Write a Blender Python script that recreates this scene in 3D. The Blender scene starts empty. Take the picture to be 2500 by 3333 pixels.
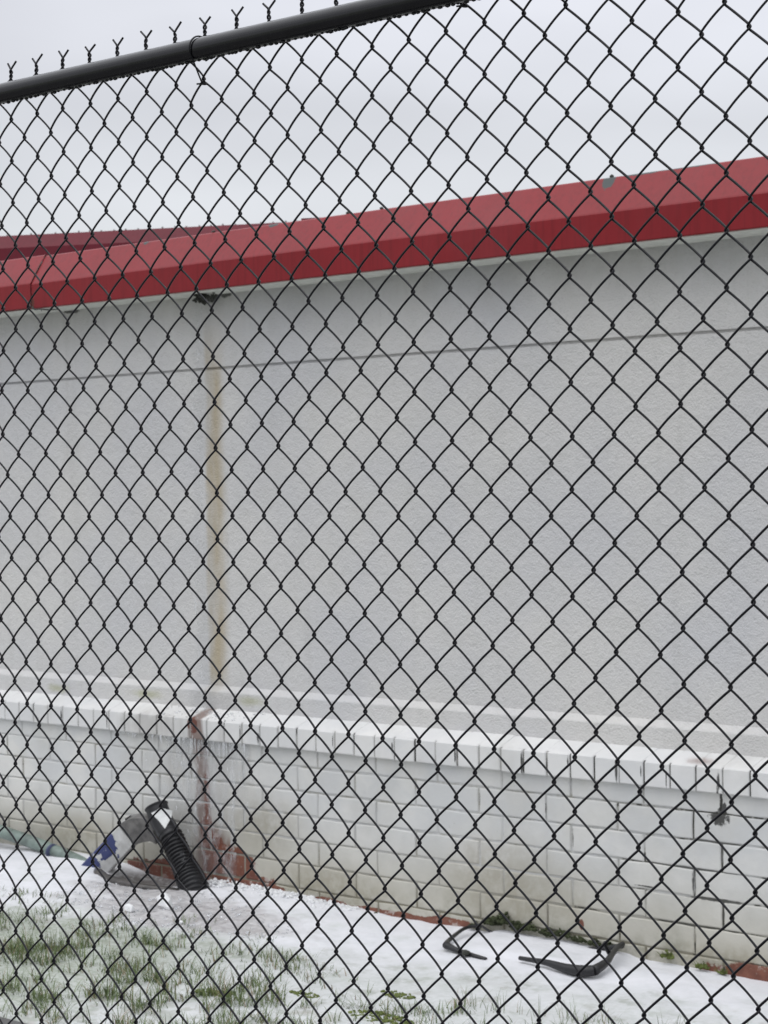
import bpy, math, random
import numpy as np
from mathutils import Matrix, Vector, noise as mnoise

# ------------------------------------------------------------------ camera, sky, sun, exposure
S = bpy.context.scene
col = S.collection
cam_d = bpy.data.cameras.new('camera')
cam = bpy.data.objects.new('camera', cam_d); col.objects.link(cam)
cam.matrix_world = Matrix(((0.7499519, 0.0034595, 0.6614833, 0.0),
                           (0.6613074, 0.0197215, -0.7498557, 0.0),
                           (-0.0156395, 0.9997995, 0.0125024, 1.55),
                           (0, 0, 0, 1)))
cam_d.sensor_fit = 'HORIZONTAL'; cam_d.sensor_width = 36.0; cam_d.lens = 93.6
cam_d.clip_start = 0.05; cam_d.clip_end = 2000
cam_d.dof.use_dof = True; cam_d.dof.focus_distance = 2.95; cam_d.dof.aperture_fstop = 30
S.camera = cam

world = bpy.data.worlds.new("World"); S.world = world; world.use_nodes = True
wt = world.node_tree; wn = wt.nodes; wl = wt.links
wn.clear()
w_out = wn.new('ShaderNodeOutputWorld'); bg = wn.new('ShaderNodeBackground')
sky = wn.new('ShaderNodeTexSky'); sky.sky_type = 'NISHITA'; sky.sun_disc = False
SUN_EL, SUN_AZ = math.radians(52), math.radians(200)
sky.sun_elevation = SUN_EL; sky.sun_rotation = SUN_AZ; sky.air_density = 1.5; sky.dust_density = 4
tc = wn.new('ShaderNodeTexCoord'); sep = wn.new('ShaderNodeSeparateXYZ')
wl.new(tc.outputs['Generated'], sep.inputs[0])
ramp = wn.new('ShaderNodeValToRGB')            # overcast: brighter towards the zenith
e = ramp.color_ramp.elements
e[0].position = 0.0; e[0].color = (.60, .635, .675, 1)
e[1].position = 1.0; e[1].color = (1.85, 1.88, 1.95, 1)
for pos, c in ((.10, (.69, .715, .745)), (.22, (.715, .73, .79)), (.30, (.73, .745, .81)), (.6, (1.30, 1.33, 1.40))):
    k = e.new(pos); k.color = (*c, 1)
wl.new(sep.outputs['Z'], ramp.inputs[0])
mp = wn.new('ShaderNodeMapping'); mp.inputs['Scale'].default_value = (1.2, 1.2, 4.0)
wl.new(tc.outputs['Generated'], mp.inputs[0])
nz = wn.new('ShaderNodeTexNoise'); nz.inputs['Scale'].default_value = 2.4; nz.inputs['Detail'].default_value = 4
nz.inputs['Roughness'].default_value = .45
wl.new(mp.outputs[0], nz.inputs['Vector'])
mr = wn.new('ShaderNodeMapRange'); mr.inputs['From Min'].default_value = .3; mr.inputs['From Max'].default_value = .7
mr.inputs['To Min'].default_value = .80; mr.inputs['To Max'].default_value = 1.08
wl.new(nz.outputs['Fac'], mr.inputs['Value'])
vm = wn.new('ShaderNodeVectorMath'); vm.operation = 'SCALE'
wl.new(ramp.outputs[0], vm.inputs[0]); wl.new(mr.outputs[0], vm.inputs['Scale'])
vs = wn.new('ShaderNodeVectorMath'); vs.operation = 'SCALE'; vs.inputs['Scale'].default_value = .006
wl.new(sky.outputs[0], vs.inputs[0])
va = wn.new('ShaderNodeVectorMath'); va.operation = 'ADD'
wl.new(vm.outputs[0], va.inputs[0]); wl.new(vs.outputs[0], va.inputs[1])
wl.new(va.outputs[0], bg.inputs['Color']); bg.inputs['Strength'].default_value = 1.0
wl.new(bg.outputs[0], w_out.inputs[0])

sl = bpy.data.lights.new('sun', 'SUN'); sl.energy = .5; sl.angle = math.radians(50); sl.color = (1, .97, .93)
sun = bpy.data.objects.new('sun', sl); col.objects.link(sun)
sd = Vector((-0.35, -0.55, 1.6)).normalized()          # direction towards the sun, behind the camera
sun.rotation_euler = sd.to_track_quat('Z', 'Y').to_euler()
S.view_settings.view_transform = 'Standard'; S.view_settings.look = 'None'
S.view_settings.exposure = 0.10; S.view_settings.gamma = 1.0
try: S.cycles.use_denoising = True
except Exception: pass

# ------------------------------------------------------------------ helpers
rnd = random.Random(7)
class Mat:
    def __init__(s, name):
        s.m = bpy.data.materials.new(name); s.m.use_nodes = True
        s.t = s.m.node_tree; s.n = s.t.nodes; s.b = s.n['Principled BSDF']
        s.co = s.n.new('ShaderNodeTexCoord').outputs['Object']
        s.sx = None
    def link(s, a, b): s.t.links.new(a, b)
    def put(s, sock, v):
        if isinstance(v, bpy.types.NodeSocket): s.link(v, sock)
        elif isinstance(v, (tuple, list)) and len(v) == 3 and sock.type == 'RGBA': sock.default_value = (*v, 1)
        else: sock.default_value = v
    def xyz(s):
        if s.sx is None:
            n = s.n.new('ShaderNodeSeparateXYZ'); s.link(s.co, n.inputs[0]); s.sx = n.outputs
        return s.sx
    def math(s, op, a, b=0.0, c=0.0, clamp=False):
        n = s.n.new('ShaderNodeMath'); n.operation = op; n.use_clamp = clamp
        s.put(n.inputs[0], a); s.put(n.inputs[1], b); s.put(n.inputs[2], c); return n.outputs[0]
    def noise(s, scale, detail=3, rough=.5, vec=None, stretch=None, color=False):
        n = s.n.new('ShaderNodeTexNoise'); n.inputs['Scale'].default_value = scale
        n.inputs['Detail'].default_value = detail; n.inputs['Roughness'].default_value = rough
        v = vec or s.co
        if stretch:
            m = s.n.new('ShaderNodeMapping'); m.inputs['Scale'].default_value = stretch; s.link(v, m.inputs[0]); v = m.outputs[0]
        s.link(v, n.inputs['Vector']); return n.outputs['Color' if color else 'Fac']
    def voro(s, scale, feature='F1', stretch=None):
        n = s.n.new('ShaderNodeTexVoronoi'); n.feature = feature; n.inputs['Scale'].default_value = scale
        v = s.co
        if stretch:
            m = s.n.new('ShaderNodeMapping'); m.inputs['Scale'].default_value = stretch; s.link(v, m.inputs[0]); v = m.outputs[0]
        s.link(v, n.inputs['Vector']); return n.outputs
    def step(s, v, lo, hi, a=0.0, b=1.0):
        n = s.n.new('ShaderNodeMapRange'); n.interpolation_type = 'SMOOTHSTEP'
        s.put(n.inputs['Value'], v); s.put(n.inputs['From Min'], lo); s.put(n.inputs['From Max'], hi)
        s.put(n.inputs['To Min'], a); s.put(n.inputs['To Max'], b); return n.outputs[0]
    def mix(s, f, a, b, mode='MIX'):
        n = s.n.new('ShaderNodeMix'); n.data_type = 'RGBA'; n.blend_type = mode
        s.put(n.inputs[0], f); s.put(n.inputs[6], a); s.put(n.inputs[7], b); return n.outputs[2]
    def bump(s, h, strength, dist, prev=None):
        n = s.n.new('ShaderNodeBump'); n.inputs['Strength'].default_value = strength; n.inputs['Distance'].default_value = dist
        s.link(h, n.inputs['Height'])
        if prev is not None: s.link(prev, n.inputs['Normal'])
        return n.outputs[0]
    def set(s, **k):
        names = dict(color='Base Color', rough='Roughness', metal='Metallic', normal='Normal', trans='Transmission Weight',
                     ior='IOR', spec='Specular IOR Level', coat='Coat Weight', sss='Subsurface Weight', alpha='Alpha', coatr='Coat Roughness')
        for a, v in k.items(): s.put(s.b.inputs[names[a]], v)
        return s.m
    def blob(s, a, b, ca, cb, ra, rb, nz, amp=.5, soft=.12):
        """irregular spot on a surface, in world metres along two axes"""
        da = s.math('DIVIDE', s.math('SUBTRACT', a, ca), ra); db = s.math('DIVIDE', s.math('SUBTRACT', b, cb), rb)
        d = s.math('SQRT', s.math('ADD', s.math('MULTIPLY', da, da), s.math('MULTIPLY', db, db)))
        v = s.math('ADD', s.math('SUBTRACT', 1.0, d), s.math('MULTIPLY', s.math('SUBTRACT', nz, .5), amp * 4))
        return s.step(v, 0.0, soft)
    def blobs(s, a, b, L, nz, amp=.5, soft=.12):
        r = None
        for q in L:
            m = s.blob(a, b, *q, nz, amp, soft); r = m if r is None else s.math('MAXIMUM', r, m)
        return r

def mesh_obj(name, V, F, mat=None, parent=None, smooth=False, mats=None, fm=None):
    me = bpy.data.meshes.new(name); me.from_pydata([tuple(map(float, v)) for v in V], [], F)
    me.validate(); me.update()
    o = bpy.data.objects.new(name, me); col.objects.link(o)
    for m in (mats or [mat]): me.materials.append(m)
    if fm is not None: me.polygons.foreach_set('material_index', fm)
    if smooth: me.polygons.foreach_set('use_smooth', [True] * len(me.polygons))
    if parent: o.parent = parent
    return o
def quad_mesh(name, V, Q, mat, parent=None, smooth=True):
    """fast quad mesh from numpy arrays"""
    me = bpy.data.meshes.new(name); V = np.asarray(V, np.float32); Q = np.asarray(Q, np.int32)
    me.vertices.add(len(V)); me.vertices.foreach_set('co', V.ravel())
    me.loops.add(Q.size); me.loops.foreach_set('vertex_index', Q.ravel())
    me.polygons.add(len(Q)); me.polygons.foreach_set('loop_start', np.arange(0, Q.size, 4, dtype=np.int32))
    me.polygons.foreach_set('loop_total', np.full(len(Q), 4, np.int32))
    me.polygons.foreach_set('use_smooth', np.full(len(Q), smooth))
    me.update(calc_edges=True); me.validate()
    o = bpy.data.objects.new(name, me); col.objects.link(o); me.materials.append(mat)
    if parent: o.parent = parent
    return o
def tag(o, label, cat, group=None, kind=None):
    if label: o['label'] = label
    if cat: o['category'] = cat
    if group: o['group'] = group
    if kind: o['kind'] = kind
    return o
def empty(name, loc=(0, 0, 0)):
    o = bpy.data.objects.new(name, None); col.objects.link(o); o.location = loc; o.empty_display_size = .1; return o
def tube(P, r, n=8, closed=False, caps=True):
    """verts and quads of a tube along points P (r scalar or per point)"""
    P = np.asarray(P, float); m = len(P); r = np.broadcast_to(np.asarray(r, float), (m,))
    T = np.gradient(P, axis=0); T /= np.linalg.norm(T, axis=1)[:, None] + 1e-12
    up = np.array([0, 1., 0]) if abs(T[0][1]) < .9 else np.array([1., 0, 0])
    V = []; A = np.arange(n) * 2 * math.pi / n
    for i in range(m):
        s_ = np.cross(T[i], up); s_ /= np.linalg.norm(s_) + 1e-12; u = np.cross(s_, T[i]); up = u
        V += [P[i] + r[i] * (math.cos(a) * s_ + math.sin(a) * u) for a in A]
    F = [(i * n + j, i * n + (j + 1) % n, (i + 1) * n + (j + 1) % n, (i + 1) * n + j) for i in range(m - 1) for j in range(n)]
    if caps:
        F.append(tuple(range(n))[::-1]); F.append(tuple((m - 1) * n + j for j in range(n)))
    return V, F
class MB:
    def __init__(s): s.V = []; s.F = []
    def add(s, V, F):
        b = len(s.V); s.V += [tuple(v) for v in V]; s.F += [tuple(i + b for i in f) for f in F]
    def box(s, x0, x1, y0, y1, z0, z1):
        V = [(x, y, z) for x in (x0, x1) for y in (y0, y1) for z in (z0, z1)]
        s.add(V, [(0, 1, 3, 2), (4, 6, 7, 5), (0, 4, 5, 1), (2, 3, 7, 6), (0, 2, 6, 4), (1, 5, 7, 3)])
    def tube(s, P, r, n=8, caps=True): s.add(*tube(P, r, n, caps=caps))
    def strip(s, prof, xs):
        """a profile of (y, z) points swept along x"""
        n = len(prof); V = [(x, y, z) for x in xs for y, z in prof]
        s.add(V, [(i * n + j, i * n + j + 1, (i + 1) * n + j + 1, (i + 1) * n + j) for i in range(len(xs) - 1) for j in range(n - 1)])
    def lump(s, c, r, sq=(1, 1, 1), seed=0, amp=.3, sub=2, freq=1.6):
        import bmesh
        bm = bmesh.new(); bmesh.ops.create_icosphere(bm, subdivisions=sub, radius=1.0)
        V = []
        for v in bm.verts:
            d = v.co.normalized(); k = 1 + amp * mnoise.noise(d * freq + Vector((seed * 7.3, seed * 1.7, 0)))
            V.append((c[0] + d.x * r * sq[0] * k, c[1] + d.y * r * sq[1] * k, c[2] + d.z * r * sq[2] * k))
        F = [tuple(v.index for v in f.verts) for f in bm.faces]; bm.free(); s.add(V, F)
    def build(s, name, mat, parent=None, smooth=False): return mesh_obj(name, s.V, s.F, mat, parent, smooth)
def sstep(x, a, b):
    t = np.clip((x - a) / (b - a), 0, 1); return t * t * (3 - 2 * t)

DF, DB, DR, DP, DS = 2.263, 5.98, 5.955, 6.055, 6.098     # fence, brick face, rowlock face, upper ledge face, stucco face
XL, XR = -17.0, 3.0
GZ = -.155

# ------------------------------------------------------------------ materials
def m_stucco():
    M = Mat('painted_stucco'); x, y, z = M.xyz()
    a = M.noise(130, 4, .62); b = M.noise(38, 3, .5); big = M.noise(1.3, 3, .5); mid = M.noise(6, 4, .6)
    c = M.mix(M.step(big, .32, .68), (.60, .60, .612), (.675, .665, .645))
    c = M.mix(M.math('MULTIPLY', M.step(mid, .45, .75), .22), c, (.52, .515, .49))
    run = M.noise(5.5, 5, .65, stretch=(1.6, 1, .12)); c = M.mix(M.math('MULTIPLY', M.step(run, .52, .72), .24), c, (.47, .465, .45))
    c = M.mix(M.math('MULTIPLY', M.step(a, .60, .72), .25), c, (.70, .70, .69)); c = M.mix(M.math('MULTIPLY', M.step(a, .42, .32), .30), c, (.42, .42, .42))
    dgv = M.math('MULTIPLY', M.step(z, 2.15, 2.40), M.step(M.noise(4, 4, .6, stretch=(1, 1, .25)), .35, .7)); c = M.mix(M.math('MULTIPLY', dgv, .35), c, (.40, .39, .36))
    # rusty run-off streak down the wall below the leak
    wob = M.math('MULTIPLY', M.math('SUBTRACT', M.noise(3.2, 3, .6), .5), .06)
    dx = M.math('SUBTRACT', M.math('ADD', x, wob), -6.372)
    st = M.math('MULTIPLY', M.step(dx, -.062, -.030), M.step(dx, .012, .095, 1.0, 0.0))
    fade = M.math('MULTIPLY', M.step(z, 2.36, 2.0), M.step(z, .62, .75))
    tex = M.step(M.noise(9, 4, .6, stretch=(1.5, 1, .35)), .25, .65, .35, 1.0)
    st = M.math('MULTIPLY', M.math('MULTIPLY', st, fade), tex)
    c = M.mix(M.math('MULTIPLY', st, .85), c, (.43, .355, .225))
    # fainter grey wet band beside it
    wx = M.math('ABSOLUTE', M.math('ADD', x, 6.43)); wet = M.math('MULTIPLY', M.step(wx, .10, .02), M.step(M.noise(4, 3, .5, stretch=(2, 1, .5)), .35, .6))
    c = M.mix(M.math('MULTIPLY', wet, .28), c, (.40, .41, .42))
    # dark dirt at the leak, under the soffit
    lk = M.blobs(x, z, [(-6.365, 2.405, .055, .035), (-6.28, 2.405, .035, .02), (-7.32, 2.40, .07, .012)], M.noise(22, 4, .6), .35, .35)
    c = M.mix(M.math('MULTIPLY', lk, .85), c, (.05, .05, .045))
    # algae on the small ledge face
    al = M.blobs(x, z, [(-7.42, .622, .10, .03), (-6.80, .630, .17, .03), (-6.13, .635, .12, .035)], M.noise(11, 4, .6), .3, .9)
    c = M.mix(M.math('MULTIPLY', al, .55), c, (.36, .37, .17))
    ww = M.blobs(x, z, [(-6.35, .60, .28, .10)], M.noise(9, 4, .6), .3, .8)
    c = M.mix(M.math('MULTIPLY', ww, .35), c, (.38, .37, .36))
    n = M.bump(b, .5, .010); n = M.bump(a, 1.0, .0065, n)
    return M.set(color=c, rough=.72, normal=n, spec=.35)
def m_brick(top=False):
    M = Mat('painted_brick' if not top else 'painted_rowlock'); x, y, z = M.xyz()
    n1 = M.noise(26, 4, .6); n2 = M.noise(4.5, 4, .55); n3 = M.noise(90, 3, .6)
    c = M.mix(M.step(n2, .35, .65), *(((.57, .575, .57), (.65, .645, .62)) if not top else ((.66, .66, .655), (.73, .725, .71))))
    vn = M.voro(3.1); sp = M.n.new('ShaderNodeSeparateColor'); M.link(vn['Color'], sp.inputs[0])
    c = M.mix(M.math('MULTIPLY', sp.outputs[0], .16), c, (.47, .50, .53))
    gr = M.step(M.noise(2.2, 5, .65), .48, .70); c = M.mix(M.math('MULTIPLY', gr, .35), c, (.46, .45, .41))
    # specks
    spk = M.step(n3, .70, .76); c = M.mix(M.math('MULTIPLY', spk, .45), c, (.22, .21, .18))
    # damp soil splash towards the ground
    dz = M.math('ADD', z, M.math('MULTIPLY', M.math('SUBTRACT', n2, .5), .28))
    c = M.mix(M.math('MULTIPLY', M.step(dz, .26, -.10), .58), c, (.37, .345, .255))
    dl = M.math('MULTIPLY', M.step(dz, -.02, -.17), M.step(n1, .35, .7)); c = M.mix(M.math('MULTIPLY', dl, .6), c, (.17, .165, .105))
    gg = M.blobs(x, z, [(-4.65, .02, .55, .24), (-6.0, .12, .35, .2), (-5.6, -.08, .5, .12), (-7.2, -.02, .4, .12), (-3.6, -.12, .5, .08)], n2, .25, .9)
    c = M.mix(M.math('MULTIPLY', M.math('MULTIPLY', gg, M.step(n1, .25, .65, .45, 1.0)), .60), c, (.25, .225, .16))
    # water marks below the leak
    wn_ = M.noise(8, 4, .6, stretch=(2.2, 1, .4))
    wt_ = M.blobs(x, z, [(-6.38, .36, .40, .22), (-6.30, .10, .24, .34), (-6.65, .50, .28, .10)], wn_, .35, .7)
    c = M.mix(M.math('MULTIPLY', wt_, .45), c, (.33, .315, .30))
    rs = M.blobs(x, z, [(-6.365, .46, .060, .20), (-6.350, .16, .062, .34), (-6.30, -.02, .15, .16)], M.noise(10, 5, .65, stretch=(1.6, 1, .5)), .22, .45)
    c = M.mix(M.math('MULTIPLY', rs, .85), c, (.165, .105, .085))
    # bare red brick where paint is gone
    pn = M.noise(13, 5, .68)
    P = [(-6.385, .530, .032, .036), (-6.33, .22, .016, .10), (-6.335, .05, .040, .09), (-6.30, -.03, .085, .09), (-6.20, -.07, .17, .085), (-6.10, -.14, .22, .055),
         (-6.60, -.145, .30, .055), (-5.65, -.165, .22, .026), (-5.25, -.165, .34, .022), (-4.97, -.15, .12, .02), (-3.52, -.165, .27, .05),
         (-4.335, -.075, .012, .022)]
    red = M.blobs(x, z, P, pn, .42, .10)
    if top: red = M.math('MAXIMUM', red, M.math('MULTIPLY', M.blobs(x, z, [(-3.82, .568, .11, .013)], pn, .5, 1.2), .6))
    rc = M.mix(M.step(M.noise(30, 4, .6), .3, .7), (.135, .050, .034), (.20, .078, .050))
    rc = M.mix(M.math('MULTIPLY', M.step(M.noise(18, 4, .7), .56, .66), .6), rc, (.52, .49, .46))
    wet_d = M.math('MULTIPLY', M.step(x, -6.2, -6.4), .5); rc = M.mix(wet_d, rc, (.11, .04, .03))
    c = M.mix(M.math('MULTIPLY', red, M.step(M.noise(50, 4, .7), .28, .42, .55, 1.0)), c, rc)
    # mildew
    mk = M.blobs(x, z, [(-3.74, .372, .045, .025), (-3.72, .402, .02, .03), (-3.728, .43, .008, .06)], M.noise(40, 5, .7), .6, .3)
    J = [(-3.727, .235, .008, .055), (-3.727, .03, .008, .055), (-3.845, .138, .010, .055), (-3.845, -.07, .006, .05), (-3.82, .187, .10, .005), (-3.76, .086, .13, .008), (-4.37, .235, .006, .04), (-4.49, .335, .006, .045), (-4.81, .34, .006, .04), (-4.05, .10, .05, .004), (-3.95, .289, .09, .004)]
    if top: J = [(-3.722 - .1077 * k_, .51 + .012 * math.sin(k_ * 2.3), r_ * .62, .042 + .016 * math.sin(k_ * 1.7)) for k_, r_ in ((0, .012), (2, .006), (3, .005), (4, .010), (6, .007), (8, .008), (11, .006), (14, .010), (17, .005), (21, .013), (22, .006), (30, .006), (33, .009))]
    mk = M.math('MAXIMUM', mk, M.blobs(x, z, J, M.noise(30, 5, .7), .45, .5))
    c = M.mix(M.math('MULTIPLY', mk, .92), c, (.022, .022, .02))
    n = M.bump(n1, .4, .004); n = M.bump(n3, .35, .0015, n); n = M.bump(red, -.5, .002, n)
    rg = M.math('SUBTRACT', .66, M.math('MULTIPLY', wt_, .35))
    return M.set(color=c, rough=rg, normal=n, spec=.4)
def m_mortar(dark_x=1.0):
    M = Mat('dirty_mortar'); x, y, z = M.xyz()
    n = M.noise(9, 5, .65); right = M.step(x, -4.9, -3.7); low = M.step(z, .12, -.14)
    hi = M.step(z, -.05, .2)
    c = M.mix(M.step(n, .40, .66), M.mix(hi, (.46, .455, .43), (.53, .535, .535)), (.33, .32, .28))
    c = M.mix(M.math('MULTIPLY', low, .8), c, (.13, .115, .065))
    thr = M.math('SUBTRACT', .64, M.math('MULTIPLY', right, .13))
    near = M.blobs(x, z, [(-3.74, .38, .14, .18), (-3.76, .10, .13, .17), (-3.95, .19, .2, .02), (-3.85, -.01, .2, .02)], M.noise(14, 4, .6), .3, .3)
    blk = M.math('MULTIPLY', M.step(n, thr, M.math('ADD', thr, .06)), .9)
    blk = M.math('MAXIMUM', blk, M.math('MULTIPLY', near, .85))
    c = M.mix(blk, c, (.035, .035, .028))
    return M.set(color=c, rough=.85, normal=M.bump(M.noise(120, 3, .6), .5, .002))
def m_ledge_mortar():
    M = Mat('mildewed_ledge_mortar'); x, y, z = M.xyz()
    n = M.noise(4.2, 4, .6, stretch=(2.2, 1, 1)); right = M.step(x, -5.6, -4.2)
    thr = M.math('SUBTRACT', .52, M.math('MULTIPLY', right, .12))
    c = M.mix(M.step(n, thr, M.math('ADD', thr, .10)), (.36, .355, .34), (.035, .035, .03))
    return M.set(color=c, rough=.85)
def m_red(base, name, rough=.34, dark=1.0):
    M = Mat(name); x, y, z = M.xyz()
    s_ = M.noise(3.0, 3, .5); v = M.noise(60, 4, .6, stretch=(1, 1, .06)); f = M.noise(2.2, 3, .5, stretch=(1, 1, .2))
    c = M.mix(M.step(s_, .3, .7), tuple(k * .93 for k in base), tuple(k * 1.06 for k in base))
    c = M.mix(M.math('MULTIPLY', M.step(v, .42, .75), .38), c, tuple(k * .5 for k in base))
    fd = M.step(M.noise(1.1, 5, .62), .50, .72); c = M.mix(M.math('MULTIPLY', fd, .14), c, (.30, .07, .08))
    pl = M.blobs(x, z, [(-4.185, 2.655, .028, .045), (-4.05, 2.668, .10, .012), (-3.85, 2.668, .16, .010), (-5.9, 2.66, .03, .01), (-6.7, 2.66, .02, .012)], M.noise(35, 5, .7), .4, .2)
    c = M.mix(pl, c, (.055, .065, .065))
    rs = M.blobs(x, z, [(-7.40, 2.43, .02, .035), (-7.41, 2.60, .006, .05)], M.noise(30, 4, .7), .5, .3)
    c = M.mix(M.math('MULTIPLY', rs, .8), c, (.09, .03, .02))
    r = M.math('ADD', rough - .05, M.math('MULTIPLY', s_, .14))
    n = M.bump(M.noise(1.6, 2, .5), .35, .03); n = M.bump(M.noise(7, 3, .5), .18, .006, n); n = M.bump(v, .12, .001, n)
    return M.set(color=c, rough=r, spec=.27, normal=n)
def m_plain(name, color, rough=.6, spec=.5, nscale=40, amp=.25, bump=.2, bd=.002, metal=0, **k):
    M = Mat(name); n = M.noise(nscale, 4, .6)
    c = M.mix(M.step(n, .3, .7), tuple(v * (1 - amp) for v in color), tuple(min(1, v * (1 + amp)) for v in color))
    return M.set(color=c, rough=rough, spec=spec, metal=metal, normal=M.bump(n, bump, bd), **k)
def m_ice(name, color, trans, rough, sc=60):
    M = Mat(name); n = M.noise(sc, 4, .6)
    return M.set(color=color, trans=trans, rough=rough, ior=1.31, normal=M.bump(n, .5, .004))
def m_film(name, alpha, color=(.85, .87, .89), rough=.12):
    M = Mat(name); n = M.noise(34, 4, .65, stretch=(1, 1, .3)); n2 = M.noise(120, 3, .6)
    return M.set(color=color, rough=rough, ior=1.31, spec=.9, alpha=M.step(n, .42, .68, alpha * .25, alpha * 1.7), normal=M.bump(n2, .8, .005, M.bump(n, .7, .02)))
def m_ground():
    M = Mat('snow_and_slush'); x, y, z = M.xyz()
    big = M.noise(1.7, 4, .55); mid = M.noise(7, 5, .62); fine = M.noise(45, 4, .6); cl = M.noise(3.3, 5, .62)
    snow = M.mix(M.step(mid, .35, .7), (.69, .695, .725), (.62, .63, .655))
    # where the cover is thin: y below a slanting line
    line = M.math('ADD', M.math('ADD', y, M.math('MULTIPLY', M.math('ADD', x, 5.2), -.10)), M.math('MULTIPLY', M.math('SUBTRACT', cl, .5), -.9))
    thin = M.step(line, 5.50, 5.08)
    left = M.step(x, -4.9, -5.6)
    slush = M.mix(M.step(fine, .35, .68), (.44, .46, .43), (.25, .29, .22))
    c = M.mix(M.math('MULTIPLY', thin, M.math('ADD', .38, M.math('MULTIPLY', left, .56))), snow, slush)
    gp = M.math('MULTIPLY', M.step(M.math('ADD', M.math('MULTIPLY', M.noise(11, 5, .66), .7), M.math('MULTIPLY', M.noise(2.6, 3, .5), .3)), .50, .60), thin)
    gcol = M.mix(M.step(M.noise(6, 4, .65), .48, .62), (.12, .15, .075), (.20, .155, .11))
    c = M.mix(M.math('MULTIPLY', gp, .36), c, gcol)
    # faint green-grey showing through the white part
    sh = M.math('MULTIPLY', M.step(M.noise(4.5, 6, .7), .52, .70), M.step(y, 5.95, 5.6)); c = M.mix(M.math('MULTIPLY', sh, .50), c, (.42, .455, .41))
    # grey ice where the water lands
    ib = M.blobs(x, y, [(-5.95, 5.46, .80, .30), (-6.35, 5.62, .45, .22), (-5.6, 5.40, .35, .15)], mid, .22, .55)
    ic = M.mix(M.step(fine, .35, .7), (.40, .39, .395), (.54, .53, .535))
    c = M.mix(ib, c, ic)
    mud = M.blobs(x, y, [(-6.60, 5.88, .27, .16)], mid, .12, .4)
    c = M.mix(M.math('MULTIPLY', mud, .9), c, M.mix(M.step(fine, .45, .66), (.075, .062, .055), (.24, .235, .23)))
    rough = M.math('SUBTRACT', .75, M.math('MULTIPLY', M.math('MAXIMUM', ib, M.math('MULTIPLY', thin, .55)), .52))
    n = M.bump(mid, .30, .02); n = M.bump(fine, .25, .006, n)
    far = M.math('MAXIMUM', M.step(M.math('ABSOLUTE', M.math('ADD', x, 5)), 9, 16), M.step(y, -3.5, -5.0)); c = M.mix(M.math('MULTIPLY', far, M.step(M.noise(.6, 4, .6), .35, .55, .5, 1.0)), c, (.12, .13, .09))
    return M.set(color=c, rough=rough, normal=n, spec=.4)
def m_grass(name, a, b):
    M = Mat(name); oi = M.n.new('ShaderNodeNewGeometry').outputs['Random Per Island']
    c = M.mix(oi, a, b); c = M.mix(M.step(oi, .86, .88), c, (.24, .18, .11))
    return M.set(color=c, rough=.55, spec=.3)
def m_drain():
    M = Mat('peeling_blue_paint_on_grey'); n = M.noise(11, 5, .62)
    u = M.xyz()                                   # local frame: x across the face, z along the piece
    f = M.step(M.math('ADD', M.math('MULTIPLY', n, 1.0), M.math('MULTIPLY', u[0], -2.6)), .375, .385)
    f = M.math('MULTIPLY', f, M.step(M.math('ADD', u[2], M.math('MULTIPLY', n, .10)), .342, .338))
    c = M.mix(M.step(M.noise(30, 3, .6), .4, .7), (.60, .60, .59), (.50, .50, .48))
    c = M.mix(f, c, (.028, .04, .145))
    return M.set(color=c, rough=.45, normal=M.bump(f, .6, .0012))

MT = dict(
    stucco=m_stucco(), brick=m_brick(), rowlock=m_brick(True), mortar=m_mortar(), lmortar=m_ledge_mortar(),
    red=m_red((.232, .0095, .0150), 'glossy_red_metal', .36), red2=m_red((.13, .009, .020), 'far_red_metal', .42),
    soffit=m_plain('soffit_paint', (.66, .67, .62), .6, .4, 25, .10), roof=m_plain('roof_membrane', (.28, .28, .28), .8),
    wire=m_plain('black_vinyl_wire', (.007, .007, .010), .42, .32, 220, .3, .25, .0006),
    rail=m_plain('black_powder_coat', (.006, .006, .008), .19, .42, 60, .25, .10, .0004),
    kerb=m_plain('wet_concrete', (.085, .083, .082), .5, .5, 160, .45, .5, .003),
    black=m_plain('black_plastic', (.007, .007, .009), .42, .5, 60, .3, .3, .002),
    dgrey=m_plain('dark_grey_plastic', (.13, .125, .12), .45, .5, 30, .35, .3, .003),
    brown=m_plain('muddy_black_plastic', (.040, .035, .032), .32, .5, 24, .6, .5, .006),
    white=m_plain('white_sticker', (.64, .65, .64), .5, .4, 50, .06),
    green=m_plain('frosted_green_plastic', (.135, .175, .155), .4, .5, 9, .45, .3, .003),
    ground=m_ground(), drain=m_drain(),
    ice=m_ice('clear_ice', (.93, .95, .97), .92, .10), wice=m_ice('cloudy_ice', (.90, .91, .92), .25, .2, 90),
    film=m_film('ice_film', .22), drip=m_film('icicle_ice', .42),
    water=m_ice('falling_water', (.96, .97, .98), .9, .04, 90),
    moss=m_plain('dark_moss', (.040, .048, .024), .9, .2, 35, .5, .6, .006),
    bmoss=m_plain('bright_moss', (.115, .14, .045), .9, .2, 60, .45, .6, .006),
    grass=m_grass('grass_blades', (.055, .090, .028), (.17, .215, .085)),
    debris=m_plain('wet_debris', (.028, .03, .024), .6, .4, 60, .5, .6, .01),
    sand=m_plain('far_wall_render', (.42, .42, .41), .8),
)

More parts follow.
